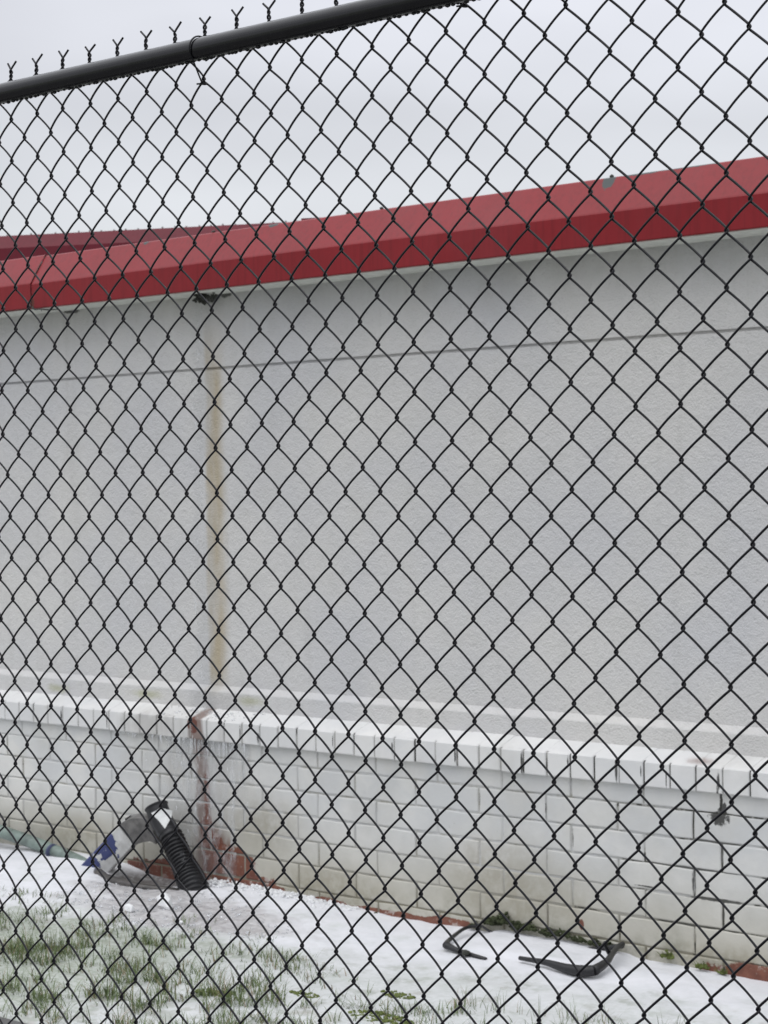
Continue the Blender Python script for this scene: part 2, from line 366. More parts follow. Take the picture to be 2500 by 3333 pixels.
# ------------------------------------------------------------------ ground
def gh(X, Y):
    h = np.full(X.shape, GZ)
    h += .010 * np.sin(X * 1.9 + 1.1) * np.sin(Y * 2.3 + .4) + .005 * np.sin(X * 5.1 + Y * 4.2)
    h += .028 * sstep(X, -6.4, -7.3) * sstep(Y, 5.2, 5.75)                        # snow bank beside the green pipe
    h -= .03 * np.exp(-((X + 3.3) / .5) ** 2) * sstep(Y, 5.5, 5.95)
    h += .022 * np.exp(-((X + 3.85) / .18) ** 2 - ((Y - 5.74) / .16) ** 2)        # drift beside the black frame
    h += .014 * sstep(X, -4.80, -4.70) * sstep(X, -4.05, -4.15) * sstep(Y, 5.66, 5.72)      # snow filling the frame
    h += .012 * np.exp(-((X + 6.0) / .5) ** 2 - ((Y - 5.72) / .20) ** 2)          # ice mound below the leak
    h -= .045 * np.exp(-((X + 6.60) / .22) ** 4 - ((Y - 5.88) / .12) ** 4)
    h = np.where(Y < 4.03, GZ - .03, h)
    return h
def axis(fine0, fine1, st, far0, far1):
    a = np.arange(fine0, fine1 + st / 2, st); L = []; d = st; v = fine0
    while v > far0: d *= 1.25; v -= d; L.append(v)
    Rr = []; d = st; v = fine1
    while v < far1: d *= 1.25; v += d; Rr.append(v)
    return np.array(L[::-1] + list(a) + Rr)
gx = axis(-8.4, -2.6, .012, -400, 400); gy = axis(4.0, 6.0, .012, -400, 400)
X, Y = np.meshgrid(gx, gy, indexing='ij'); Hh = gh(X, Y)
nn = np.zeros(X.shape)
ii = np.where((gx > -8.5) & (gx < -2.5))[0]; jj = np.where((gy > 3.95) & (gy < 6.05))[0]
for i in ii:
    for j in jj:
        v = Vector((X[i, j], Y[i, j], 0)); nn[i, j] = .007 * mnoise.noise(v * 6) + .0028 * mnoise.noise(v * 19) + .0009 * mnoise.noise(v * 47)
iw = np.exp(-((X + 6.0) / .6) ** 2 - ((Y - 5.5) / .26) ** 2)
Hh = Hh + nn * (1 + 2.0 * iw)
nx, ny = len(gx), len(gy)
idx = np.arange(nx * ny).reshape(nx, ny)
Q = np.stack([idx[:-1, :-1], idx[1:, :-1], idx[1:, 1:], idx[:-1, 1:]], -1).reshape(-1, 4)
g = quad_mesh('ground', np.stack([X, Y, Hh], -1).reshape(-1, 3), Q, MT['ground']); tag(g, None, None, kind='structure')
def ground_z(x, y): return float(gh(np.array([x]), np.array([y]))[0])
kb = MB(); kb.strip([(-4.0, -.5), (-4.0, -.15), (3.992, -.146), (4.004, -.149), (4.011, -.158), (4.012, -.5)], np.linspace(-20, 6, 60))
tag(kb.build('path', MT['kerb']), None, None, kind='structure')

# ------------------------------------------------------------------ near building
B = empty('low_building', (-6, 6.1, GZ)); tag(B, 'low grey stucco building with painted brick base and red metal eave behind the fence', 'building')
def part(mb, name, mat, smooth=False, label=None):
    o = mb.build(name, mat, None, smooth); o.parent = B; o.matrix_parent_inverse = B.matrix_basis.inverted()
    if label: o['label'] = label
    return o
B.matrix_basis = Matrix.Translation((-6, 6.1, GZ))
w = MB(); xs = list(np.linspace(XL, XR, 41))
prof = [(DP + .03, .590), (DP, .5885), (DP, .664), (DP + .004, .669), (DS, .687), (DS, 2.076), (DS + .014, 2.079), (DS + .014, 2.086), (DS, 2.0890), (DS, 2.55)]
w.strip(prof, xs)
w.box(XL, XL + .2, DS + .001, DS + 6, -.3, 2.6); w.box(XR - .2, XR, DS + .001, DS + 6, -.3, 2.6); w.box(XL, XR, DS + 5.8, DS + 6.002, -.3, 2.6)
part(w, 'stucco_wall', MT['stucco'])
# brick courses
b = MB()
def brick(b, x0, x1, z0, z1, D, r):
    j = lambda s: r.uniform(-s, s)
    f = D + j(.0017); e1 = .003; c = .0045
    x0 += j(.0012); x1 += j(.0012); z0 += j(.0010); z1 += j(.0010); t = j(.0008)
    nd = 6                                                      # edges slightly wavy under the paint
    ring0 = []; ring1 = []; ring2 = []
    pts = [(x0 + (x1 - x0) * k / nd, z0) for k in range(nd)] + [(x1, z0 + (z1 - z0) * k / 2) for k in range(2)] + \
          [(x1 - (x1 - x0) * k / nd, z1) for k in range(nd)] + [(x0, z1 - (z1 - z0) * k / 2) for k in range(2)]
    cx, cz = (x0 + x1) / 2, (z0 + z1) / 2
    for (px, pz) in pts:
        wv = r.uniform(-.0016, .0016); px += wv; pz += r.uniform(-.0018, .0018)
        ring0.append((px, D + .035, pz)); ring1.append((px, f + e1 + t, pz))
        sx = 1 if px < cx else -1; sz = 1 if pz < cz else -1
        ring2.append((px + sx * c * (1 if abs(px - cx) > (x1 - x0) * .45 else 0), f, pz + sz * c * (1 if abs(pz - cz) > (z1 - z0) * .4 else 0)))
    n = len(pts)
    F = [(i, (i + 1) % n, n + (i + 1) % n, n + i) for i in range(n)] + [(n + i, n + (i + 1) % n, 2 * n + (i + 1) % n, 2 * n + i) for i in range(n)]
    F.append(tuple(range(2 * n, 3 * n)))
    b.add(ring0 + ring1 + ring2, F)
zl = [.492, .391, .2885, .187, .0865, -.0155, -.1175, -.2195, -.3215]
for k in range(len(zl) - 1):
    ph = -3.73 if k % 2 == 0 else -3.845
    n0 = int((XL - ph) / .3225)
    for q in range(n0, int((XR - ph) / .3225)):
        jx = .0034 + rnd.uniform(0, .0015)
        brick(b, ph + q * .3225 + jx, ph + (q + 1) * .3225 - jx, zl[k + 1] + .0033, zl[k] - .0033, DB, rnd)
bw = part(b, 'brick_wall', MT['brick'])
mo = MB(); mo.strip([(DB + .0038, -.4), (DB + .0055, .50)], np.linspace(XL, XR, 30))
m_ = mo.build('mortar', MT['mortar']); m_.parent = bw
# rowlock ledge
b = MB(); x = -3.722 - .1077 * 123; zb, zt = .465, .5555
while x < XR:
    wdt = .1077 + rnd.uniform(-.0015, .0015); ga = rnd.choice((.0022, .003, .0045, .006)); a0, a1 = x + ga, x + wdt - rnd.choice((.002, .003, .004))
    jf, jz = rnd.uniform(-.0018, .0018), rnd.uniform(-.0016, .0016); c = .004
    prof = [(DB + .01, zb + jz), (DR + jf + c, zb + jz), (DR + jf, zb + jz + c), (DR + jf, zt + jz - c), (DR + jf + c, zt + jz), (DP + .02, zt + .0415 + jz * .3)]
    n = len(prof); xx = (a0, a0 + .003, a1 - .003, a1); off = (c * .8, 0, 0, c * .8)
    V = []
    for xi, of in zip(xx, off):
        for k, (yy, zz) in enumerate(prof):
            V.append((xi, yy + (of if k in (1, 2, 3, 4) else 0), zz + rnd.uniform(-.0006, .0006) - (of * .5 if k in (4,) else 0)))
    F = [(i * n + j, i * n + j + 1, (i + 1) * n + j + 1, (i + 1) * n + j) for i in range(3) for j in range(n - 1)]
    F += [tuple(range(n)), tuple(3 * n + k for k in range(n))[::-1]]
    b.add(V, F); x += wdt
rw = part(b, 'brick_ledge', MT['rowlock'])
mo = MB(); mo.strip([(DB + .008, zb + .003), (DR + .0045, zb + .003), (DR + .0045, zt - .006), (DR + .010, zt - .0005)], np.linspace(XL, XR, 30))
m_ = mo.build('mortar', MT['lmortar']); m_.parent = rw
mo = MB(); mo.strip([(DR + .010, zt + .0012), (DP + .02, zt + .0397)], np.linspace(XL, XR, 200))
m_ = mo.build('top_mortar', MT['rowlock']); m_.parent = rw
# eave: two lengths of folded red metal meeting at an open seam, pale soffit, roof
XS = -7.405; DFa = 5.928
def fascia(x0, x1, dz=0, dy=0):
    f = MB(); xs = np.linspace(x0, x1, max(2, int((x1 - x0) / .6)))
    f.strip([(DFa + .03 + dy, 2.406 + dz), (DFa + dy + .002, 2.409 + dz), (DFa + dy, 2.412 + dz), (DFa + dy, 2.522 + dz), (DFa + dy + .003, 2.528 + dz),
             (DFa + dy + .088, 2.660 + dz), (DFa + dy + .094, 2.664 + dz), (DFa + dy + .16, 2.660 + dz)], xs)
    return f
part(fascia(XL - .2, XS - .003, .004, -.003), 'fascia', MT['red'])
part(fascia(XS, XR + .2), 'fascia', MT['red'])
f = MB(); f.strip([(DFa + .028, 2.4045), (DFa + .030, 2.409), (DS + .002, 2.409)], np.linspace(XL - .2, XR + .2, 20)); 
so = MB(); so.box(XL - .2, XR + .2, DFa + .012, DS + .01, 2.405, 2.4085); part(so, 'soffit', MT['soffit'])
rf = MB(); rf.box(XL - .1, XR + .1, DFa + .17, DS + 6.1, 2.56, 2.652); part(rf, 'roof', MT['roof'])
# screw heads along the roof edge
for xx, yy, s_ in ((-5.488, 6.03, .011), (-5.306, 6.03, .009), (-4.187, 6.03, .009), (-6.28, 6.03, .009), (-6.62, 6.03, .006)):
    sc = MB(); sc.lump((xx, yy, 2.668), s_, (1.2, 1, .9), xx, .3, 1); part(sc, 'screw_head', MT['debris'])

# ------------------------------------------------------------------ far building with red eave
a0 = np.array([-13.3, 10.3]); dr = np.array([.886, .463])
A = empty('red_roofed_building', (a0[0], a0[1], GZ)); tag(A, 'second building with a darker red metal eave, farther back at upper left', 'building')
A.rotation_euler = (0, 0, math.atan2(dr[1], dr[0]))
def fb(prof, x0, x1, name, mat):
    q = MB(); q.strip(prof, np.linspace(x0, x1, 12)); return q.build(name, mat, A)
kz = 3.45 - GZ
fb([(.06, kz - .02), (0, kz), (0, kz + .119), (.06, kz + .229), (.3, kz + .227)], -9, 2.85, 'fascia', MT['red2'])
q = MB(); q.box(-9, 2.82, .2, 5, 0, kz - .01); q.build('wall', MT['sand'], A)
q = MB(); q.box(-9, 2.83, .012, 5.1, kz - .006, kz - .001); q.build('soffit', MT['roof'], A)
q = MB(); q.box(-9, 2.84, .31, 5.1, kz + .1, kz + .225); q.build('roof', MT['roof'], A)
q = MB(); q.box(2.60, 2.86, .05, .45, kz + .231, kz + .252); q.build('ridge_cap', MT['red2'], A)
q = MB(); q.lump((0, 0, 0), .009, (1, 1, 1), 3, .2, 1); r0 = None
for i in range(42):
    if r0 is None: r_ = q.build('rivet', MT['roof'], A); r0 = r_
    else: r_ = r0.copy(); col.objects.link(r_); r_.parent = A
    r_.location = (-1.6 + i * .104 + rnd.uniform(-.008, .008), .075, kz + .236 + rnd.uniform(-.002, .003))

# ------------------------------------------------------------------ chain-link fence
KNOTS='''-40|6,71,18 8,77,29 10,66,17 12,66,27 14,49,18 16,65,11 18,16,0 20,-61,-29 22,-47,-36 24,-61,-39
-39|-13,-55,20 -11,-44,-14 -9,-64,27 -7,-73,11 -5,-141,43 -3,-137,-5 -1,-13,10 1,35,9 3,56,8 5,67,17 7,67,16 9,78,24 11,67,25 13,56,25 15,56,22 17,62,22 19,-20,-39 21,-23,-27 23,-38,-47
-38|-18,-86,21 -16,-94,25 -14,-82,25 -12,-31,5 -10,-53,0 -8,-67,3 -6,-115,6 -4,-151,7 -2,-47,-2 0,33,7 2,59,8 4,75,12 6,59,19 8,58,10 10,64,11 12,42,15 14,32,16 16,37,15 18,31,5 20,-44,-31 22,-54,-43 24,-61,-40
-37|-17,-79,26 -15,-74,25 -13,-57,1 -11,-46,-10 -9,-53,5 -7,-81,9 -5,-115,12 -3,-69,-10 -1,25,6 1,62,9 3,77,5 5,67,17 7,51,11 9,56,16 11,35,19 13,19,14 15,19,10 17,40,12 19,13,-19 21,-12,-18 23,-34,-41
-36|-18,-70,27 -16,-78,20 -14,-73,11 -12,-69,9 -8,-65,11 -6,-80,2 -4,-66,-4 -2,3,1 0,55,8 2,70,-1 4,49,3 6,49,10 8,36,7 10,18,13 12,28,9 14,22,10 16,12,10 18,11,-6 22,-32,-38 24,-45,-26
-35|-17,-61,19 -15,-69,5 -13,-58,9 -11,-66,-7 -9,-48,16 -7,-56,4 -5,-64,12 -3,-13,-6 -1,38,6 1,78,9 3,68,5 5,58,7 7,47,5 9,27,8 11,31,6 13,36,13 15,21,8 17,15,0 19,9,-31 21,19,-3 23,-15,-22
-34|-18,-86,26 -16,-82,16 -14,-71,9 -12,-60,4 -10,-49,0 -8,-57,14 -6,-46,-6 -4,-22,-3 -2,22,-4 0,62,6 2,66,1 4,61,5 6,51,3 8,23,8 10,15,-4 12,40,10 14,25,4 16,-1,6 18,4,-9 22,10,-24 24,-30,-35
-33|-17,-68,13 -15,-64,-4 -13,-53,-10 -11,-43,-9 -9,-19,11 -7,-33,11 -5,-17,-13 -3,11,-7 -1,56,2 1,70,2 3,70,2 5,70,5 7,39,0 9,5,-1 11,14,-6 13,14,7 15,9,0 17,3,-14 19,2,-38 21,-2,-2 23,-16,-12
-32|-18,-60,6 -16,-68,-5 -14,-63,-1 -12,-71,14 -10,-30,-5 -8,-50,0 -6,-34,-22 -4,-7,-12 -2,35,-7 0,64,1 2,69,0 4,68,2 6,58,3 8,-1,-3 10,-1,-1 12,18,7 14,13,8 16,-17,7 18,-3,-4 22,-8,-11 24,-41,-20
-31|-17,-64,-8 -15,-72,2 -13,-56,-2 -11,-45,-11 -9,-17,-5 -7,-19,-12 -5,-21,-15 -3,15,-5 -1,68,-2 1,72,2 3,72,3 5,67,6 7,37,-1 9,-6,-5 11,-11,5 13,-21,15 15,2,-12 17,-13,-23 19,16,-10 21,-5,-16 23,-12,-11
-30|-18,-60,-6 -16,-61,5 -14,-63,8 -12,-59,-3 -10,-19,-4 -8,-21,-2 -6,-17,-12 -4,5,-8 -2,43,-7 0,62,2 2,75,5 4,61,4 6,41,9 8,12,7 10,-21,10 12,-12,1 14,-3,4 16,-4,-6 18,5,-13 22,-8,-31
-29|-17,-56,-1 -15,-64,-7 -13,-48,-5 -11,-21,-9 -9,-22,-9 -7,-7,-15 -5,3,-16 -3,23,-14 -1,46,0 1,69,11 3,78,7 5,59,11 7,40,8 9,7,12 11,11,18 13,6,7 15,1,14 17,-15,-25 21,5,-13 23,-9,-19
-28|-18,-50,10 -16,-69,3 -14,-65,8 -12,-44,6 -10,-23,-15 -8,-13,-10 -6,-9,-18 -4,10,-7 -2,35,-10 0,44,6 2,67,10 4,52,7 6,38,13 8,19,16 10,14,9 12,9,10 16,-6,-9 18,-2,-9 22,-2,-38
-27|-17,-45,-5 -15,-53,-4 -13,-55,-5 -11,-34,-2 -9,21,-15 -7,14,4 -5,12,-17 -3,24,-7 -1,42,2 1,55,11 3,59,8 5,41,16 7,36,18 9,31,24 11,30,13 13,2,7 15,-7,15 17,-9,-29 21,0,-17 23,-19,-34
-26|-18,-38,10 -16,-57,-9 -14,-53,3 -12,-38,-7 -10,-6,6 -8,3,-13 -6,12,-17 -4,17,-6 -2,35,-4 0,44,10 2,52,12 4,47,17 6,38,18 8,33,27 10,37,12 12,9,16 14,-10,1 16,-6,-4 18,-2,-8 22,-17,-40
-25|-17,-44,5 -15,-51,-3 -13,-42,6 -11,-22,-2 -9,-1,-2 -7,19,-13 -5,39,-16 -3,28,-7 -1,45,3 1,53,11 3,53,12 5,52,19 7,43,22 9,42,19 11,37,18 13,-8,6 15,-8,4 17,-28,-44 21,-8,-23 23,20,-29
-24|-18,-101,22 -16,-65,22 -14,-56,21 -12,-36,-1 -10,-11,11 -8,-2,-8 -6,7,-9 -4,26,-3 -2,32,-2 0,45,11 2,40,11 4,35,17 6,30,23 8,30,28 10,29,14 12,15,15 14,-12,-2 16,-21,-4 18,-13,-12 22,0,-23
-23|-17,-46,12 -15,-43,11 -13,-34,1 -11,-20,-8 -9,0,11 -7,9,-10 -5,33,-18 -3,28,-8 -1,40,11 1,40,17 3,43,14 5,39,22 7,34,27 9,33,19 11,28,14 13,-24,10 15,-34,-7 17,-26,-35 21,21,-11
-22|-18,-34,9 -16,-41,11 -14,-32,10 -12,-28,1 -10,-20,8 -8,-6,-5 -6,19,0 -4,34,-6 -2,43,-1 0,47,17 2,42,11 4,29,16 6,24,20 8,7,20 10,18,12 12,1,14 14,-13,3 16,-13,-8 18,3,-10 22,29,-24
-21|-17,-23,2 -15,-30,-2 -13,-21,-8 -11,-23,1 -9,6,0 -7,18,-5 -5,32,-12 -3,31,-5 -1,40,12 1,41,18 3,45,16 5,42,26 7,24,24 9,21,24 11,20,9 13,-2,9 15,-19,-6 17,-20,-29 21,11,-19
-20|-18,-21,-15 -16,-12,7 -14,-19,-2 -10,-2,0 -8,6,-12 -6,21,-7 -4,16,-9 -2,28,1 0,29,15 2,29,16 4,30,23 6,20,23 8,13,23 10,17,20 12,8,7 14,-13,13 16,-6,9 18,10,3 22,-2,-31
-19|-17,4,-12 -15,-13,-6 -13,-10,-15 -11,-7,-17 -9,22,-10 -7,21,-9 -5,28,-15 -3,15,-3 -1,23,11 1,27,19 3,32,22 5,34,31 7,23,32 9,17,38 11,12,23 13,-1,15 15,-14,6 21,13,-17
-18|-18,-40,-3 -16,-42,2 -14,-29,-16 -10,13,-9 -8,21,-9 -6,29,-12 -4,-2,-9 -2,18,1 0,20,12 2,28,19 4,30,24 6,24,30 8,21,34 10,10,23 12,-7,10 14,-23,5 16,-10,2 18,3,-9 20,16,-37 22,16,-16
-17|-17,-11,-8 -15,-13,-18 -13,-5,-19 -9,26,-13 -7,24,-17 -5,15,-20 -3,16,-9 -1,32,8 1,33,15 3,34,22 5,29,31 7,27,36 9,15,27 11,5,30 13,-17,31 15,-23,2 17,3,20 19,27,-1 21,4,-14
-16|-18,-17,-20 -16,-23,-2 -14,-6,-23 -8,18,-14 -6,19,-22 -4,15,-13 -2,20,-4 0,21,12 2,26,19 4,24,26 6,19,32 8,15,34 10,-2,26 12,-18,16 14,-29,-3 16,-22,-8 18,3,-10 20,27,-34
-15|-17,-5,-14 -15,-11,-22 -13,6,-20 -9,8,-10 -7,16,-26 -5,17,-21 -3,24,-9 -1,25,7 1,27,13 3,24,18 5,19,27 7,14,34 9,-2,25 11,-12,22 13,-40,12 15,-39,0 17,-20,2 19,15,-10 21,14,-11
-14|-18,-6,-23 -16,-22,-10 -14,-5,-19 -8,13,-27 -6,17,-24 -4,12,-16 -2,17,-6 0,15,11 2,16,14 4,14,25 6,9,27 8,-13,27 10,-18,17 12,-17,20 14,-33,0 16,-21,-22 18,3,-17 20,10,-40
-13|-17,-2,-23 -15,-8,-26 -7,14,-29 -5,12,-23 -3,13,-12 -1,11,5 1,12,10 3,7,19 5,8,25 7,-1,30 9,-7,17 11,-11,21 13,-38,11 15,-26,-5 17,-14,-9 19,4,-16
-12|-18,4,-37 -14,0,-22 -12,3,-28 -6,9,-24 -4,7,-14 -2,6,-10 0,4,8 2,4,10 4,2,22 6,-3,28 8,-12,22 10,-11,21 12,-26,13 14,-31,2 16,-19,-12 18,-2,-17 20,4,-41
-11|-17,-7,-19 -15,-9,-25 -13,3,-29 -11,5,-36 -7,10,-26 -5,8,-16 -3,10,-11 -1,6,5 1,2,10 3,0,18 5,-2,23 7,-4,26 9,-11,18 11,-10,14 13,-47,11 15,-19,0 17,-13,0 19,4,-28
-10|-18,4,-22 -14,-3,-13 -12,8,-21 -6,7,-21 -4,5,-12 -2,1,-6 0,-3,8 2,-7,13 4,-9,17 6,-8,28 8,-12,23 10,-22,16 12,-26,5 14,-30,10 16,-19,-21 18,3,-21 20,-7,-39
-9|-17,-9,-14 -15,-6,-14 -13,9,-30 -11,12,-28 -7,15,-28 -5,5,-17 -3,2,-9 -1,-1,4 1,-5,11 3,-7,16 5,-10,19 7,-13,20 9,-17,21 11,-22,20 13,-34,7 15,-27,-9 17,-13,-7 19,-6,-28
-8|-18,4,-11 -14,-8,-4 -12,7,-14 -6,7,-23 -4,3,-14 -2,-2,-3 0,-7,10 2,-9,15 4,-13,16 6,-17,14 8,-16,22 10,-20,19 12,-30,5 14,-35,-5 16,-20,-12 18,-12,-20 20,-11,-35
-7|-17,-8,5 -15,-6,-10 -13,5,-16 -11,8,-22 -7,9,-18 -5,2,-18 -3,4,-6 -1,-2,5 1,-10,11 3,-11,19 5,-11,21 7,-8,28 9,-16,21 11,-29,14 13,-38,0 15,-27,-6 17,-14,-13 19,-12,-34
-6|-16,-21,9 -14,-6,-2 -12,0,-1 -6,1,-13 -4,1,-2 -2,4,0 0,-9,11 2,-17,16 4,-18,21 6,-15,24 8,-18,22 10,-27,16 12,-41,3 14,-41,-5 16,-22,-16 18,-7,-31 20,-1,-41
-5|-17,2,4 -15,0,0 -13,11,-13 -11,21,-16 -5,7,-6 -3,7,3 -1,6,3 1,-11,14 3,-18,21 5,-12,25 7,-16,10 9,-16,15 11,-30,11 13,-44,-4 15,-35,-16 17,-10,-17 19,-4,-39
-4|-18,10,-6 -16,9,0 -14,7,-5 -12,10,-4 -10,8,-12 -6,4,-5 -4,4,5 -2,15,-3 0,-5,9 2,-17,14 4,-21,16 6,-18,18 8,-22,18 10,-22,16 12,-36,2 14,-43,-7 16,-19,-23 18,-10,-33
-3|-17,22,-8 -15,21,-16 -13,20,-7 -11,26,-13 -5,8,0 -3,13,3 -1,3,6 1,-10,16 3,-13,15 5,-11,19 7,-8,20 9,-12,15 11,-22,11 13,-45,-6 15,-33,-14 17,-15,-29 19,0,-40
-2|-16,24,-10 -14,23,-8 -12,21,-16 -10,16,-14 -6,5,1 -4,2,3 -2,4,5 0,-6,14 2,-12,18 4,-16,15 6,-13,20 8,-14,9 10,-18,10 12,-31,-1 14,-38,-12 16,-23,-24 18,-8,-36
-1|-17,33,-26 -15,35,-14 -13,26,-11 -11,25,4 -5,8,4 -3,5,2 -1,4,16 1,-2,16 3,-9,13 5,-9,22 7,-10,15 9,-14,13 11,-17,5 13,-54,-13 15,-37,-25 17,-13,-34 19,1,-47
0|-16,41,-9 -14,29,-7 -12,24,-7 -10,30,3 -6,12,2 -4,5,8 -2,8,8 0,1,12 2,-8,16 4,-15,14 6,-12,14 8,-10,12 10,-11,6 12,-32,-5 14,-45,-24 16,-22,-34 18,-13,-48
1|-17,54,-34 -15,39,-18 -13,38,-12 -11,26,8 -5,11,6 -3,7,8 -1,7,12 1,-2,16 3,-3,13 5,-3,13 7,-4,13 9,-4,6 11,-11,1 13,-55,-16 15,-33,-32 17,-19,-39
2|-16,53,-14 -14,41,-17 -12,33,-6 -10,32,0 -6,19,2 -4,12,9 -2,12,7 0,3,15 2,-3,13 4,-7,14 6,-4,16 8,-8,12 10,-11,2 12,-29,-8 14,-44,-24 16,-22,-33 18,-8,-45
3|-15,52,-15 -13,48,-10 -11,43,1 -5,25,9 -3,19,12 -1,13,18 1,10,18 3,6,17 5,3,20 7,0,14 9,2,11 11,-7,-2 13,-36,-12 15,-25,-32 17,-14,-46
4|-16,53,-24 -14,49,1 -12,41,-2 -10,40,0 -6,28,6 -4,22,8 -2,16,11 0,10,23 2,7,19 4,4,18 6,1,18 8,0,11 10,-3,5 12,-17,-3 14,-26,-23 16,-13,-34 18,-5,-48'''

FX0, FZ0, FA, FB_, FS = -1.502049, 1.540194, .0359, .0750164, -5.3766e-5
K = {}
for ln in KNOTS.strip().split('\n'):
    c, rest = ln.split('|')
    for t in rest.split():
        r2, a, b_ = map(int, t.split(',')); K[(int(c), r2)] = (a * 1e-4, b_ * 1e-4)
kk = np.array(list(K)); kv = np.array(list(K.values()))
def knot(c, r2):
    if (c, r2) in K: d = K[(c, r2)]
    else:
        ds = np.hypot(kk[:, 0] - c, kk[:, 1] - r2); o = np.argpartition(ds, 8)[:8]; w_ = 1 / (ds[o] + .3) ** 2
        d = (kv[o] * w_[:, None]).sum(0) / w_.sum() * math.exp(-max(0, ds[o].min() - 3) / 8); K[(c, r2)] = tuple(d)
    r = r2 / 2
    return np.array([FX0 + c * FA + d[0], FZ0 - r * FB_ + FS * c + d[1]])
F_ = empty('chain_link_fence', (-2.1, DF, GZ)); tag(F_, 'black vinyl coated chain link fence with a round top rail, crossing the whole view', 'fence')
FM = Matrix.Translation((-2.1, DF, GZ)).inverted()
def fpart(o): o.parent = F_; o.matrix_parent_inverse = FM; return o
ts = np.array([0, .03, .06, .10, .16, .26, .38, .5, .62, .74, .84, .90, .94, .97])
al = .085
def sprof(t):
    f = np.where(t < al, t * t / (2 * al), np.where(t > 1 - al, (1 - al) - (1 - t) ** 2 / (2 * al), t - al / 2)); return f / (1 - al)
dep = .0044 * np.sin(np.pi * ts) ** .55
RW = .00184; EX = .0017; NS = 6
allV = []; allQ = []; base = 0
R2B = 44
def seg(P, Q_, side, ex0, ex1):
    s_ = sprof(ts); x = (P[0] + ex0) * (1 - s_) + (Q_[0] + ex1) * s_; z = P[1] * (1 - ts) + Q_[1] * ts
    return np.stack([x, DF + side * dep, z], 1)
ang = np.arange(NS) * 2 * math.pi / NS
for k in range(-60, 26):
    pts = []
    odd = k % 2 != 0
    # knots on even columns have even r2; twist at the even column, r2 = -20
    if not odd: L0, r2 = k, -20
    else: L0, r2 = k + 1, -20
    T = knot(L0, -20); sgn = 1 if odd else -1        # which side of the twist this wire comes from
    ph = 0 if odd else math.pi
    top = []
    hz0, hz1 = T[1] - .006, T[1] + .0175
    yw = rnd.uniform(-.25, .25); tl = rnd.uniform(-.0015, .0015); lh = rnd.uniform(-.0025, .0025)
    arm = .0118 + rnd.uniform(-.0015, .0015)
    ax = -1 if odd else 1
    for q_ in np.linspace(1, 0, 5): top.append((T[0] + tl + ax * (arm * q_ + .0012), DF + .002 * q_, hz1 + lh + (.0108 + tl) * q_))
    for q_ in np.linspace(1, 0, 14)[1:]:
        a = ph + q_ * 2 * math.pi * 1.5 + math.pi * .5 * 0
        top.append((T[0] + tl * q_ + math.cos(a + (0)) * .00185 * (1), DF + math.sin(a) * .00185, hz0 + (hz1 + lh - hz0) * q_))
    pts.append(np.array(top))
    cur = (L0, -20)
    while cur[1] < R2B:
        left = cur[0] == k
        nxt = (k + 1, cur[1] + 1) if left else (k, cur[1] + 1)
        P = knot(*cur); Q_ = knot(*nxt)
        if left: s_ = seg(P, Q_, 1, -EX, EX)
        else: s_ = seg(P, Q_, -1, EX, -EX)
        if cur[1] == -20: s_ = s_[3:]
        pts.append(s_); cur = nxt
    P = np.concatenate(pts); m = len(P)
    T_ = np.gradient(P, axis=0); T_ /= np.linalg.norm(T_, axis=1)[:, None] + 1e-12
    Yv = np.array([0, 1., 0]); s_ = np.cross(T_, Yv); s_ /= np.linalg.norm(s_, axis=1)[:, None] + 1e-9; u = np.cross(s_, T_)
    V = P[:, None, :] + RW * (np.cos(ang)[None, :, None] * s_[:, None, :] + np.sin(ang)[None, :, None] * u[:, None, :])
    allV.append(V.reshape(-1, 3)); i = np.arange(m - 1)[:, None] * NS; j = np.arange(NS)[None, :]; j2 = (j + 1) % NS
    allQ.append((np.stack([i + j, i + j2, i + NS + j2, i + NS + j], -1) + base).reshape(-1, 4)); 
    cap = np.array([[0, 1, 2, 3], [0, 3, 4, 5]]) + base; allQ.append(cap)
    base += m * NS
fpart(quad_mesh('wire_mesh', np.concatenate(allV), np.concatenate(allQ), MT['wire']))
RY, RZ, RR = 2.2405, 2.2635, .0180
rl = MB(); xs = np.linspace(-7, 2.5, 160); rl.tube([(x, RY, RZ + .0012 * math.sin(x * 1.3)) for x in xs], RR, 24)
fpart(rl.build('top_rail', MT['rail'], None, True))
dp = MB(); x = -3.3
while x < -1.2:
    s_ = rnd.uniform(.0016, .0034)
    dp.lump((x, RY + rnd.uniform(-.002, .001), RZ + .0012 * math.sin(x * 1.3) - RR - s_ * .15), s_, (1.7, 1.1, .9), x * 9, .15, 1); x += rnd.uniform(.006, .016)
o = fpart(dp.build('water_drops', MT['rail'], None, True)); o['kind'] = 'stuff'
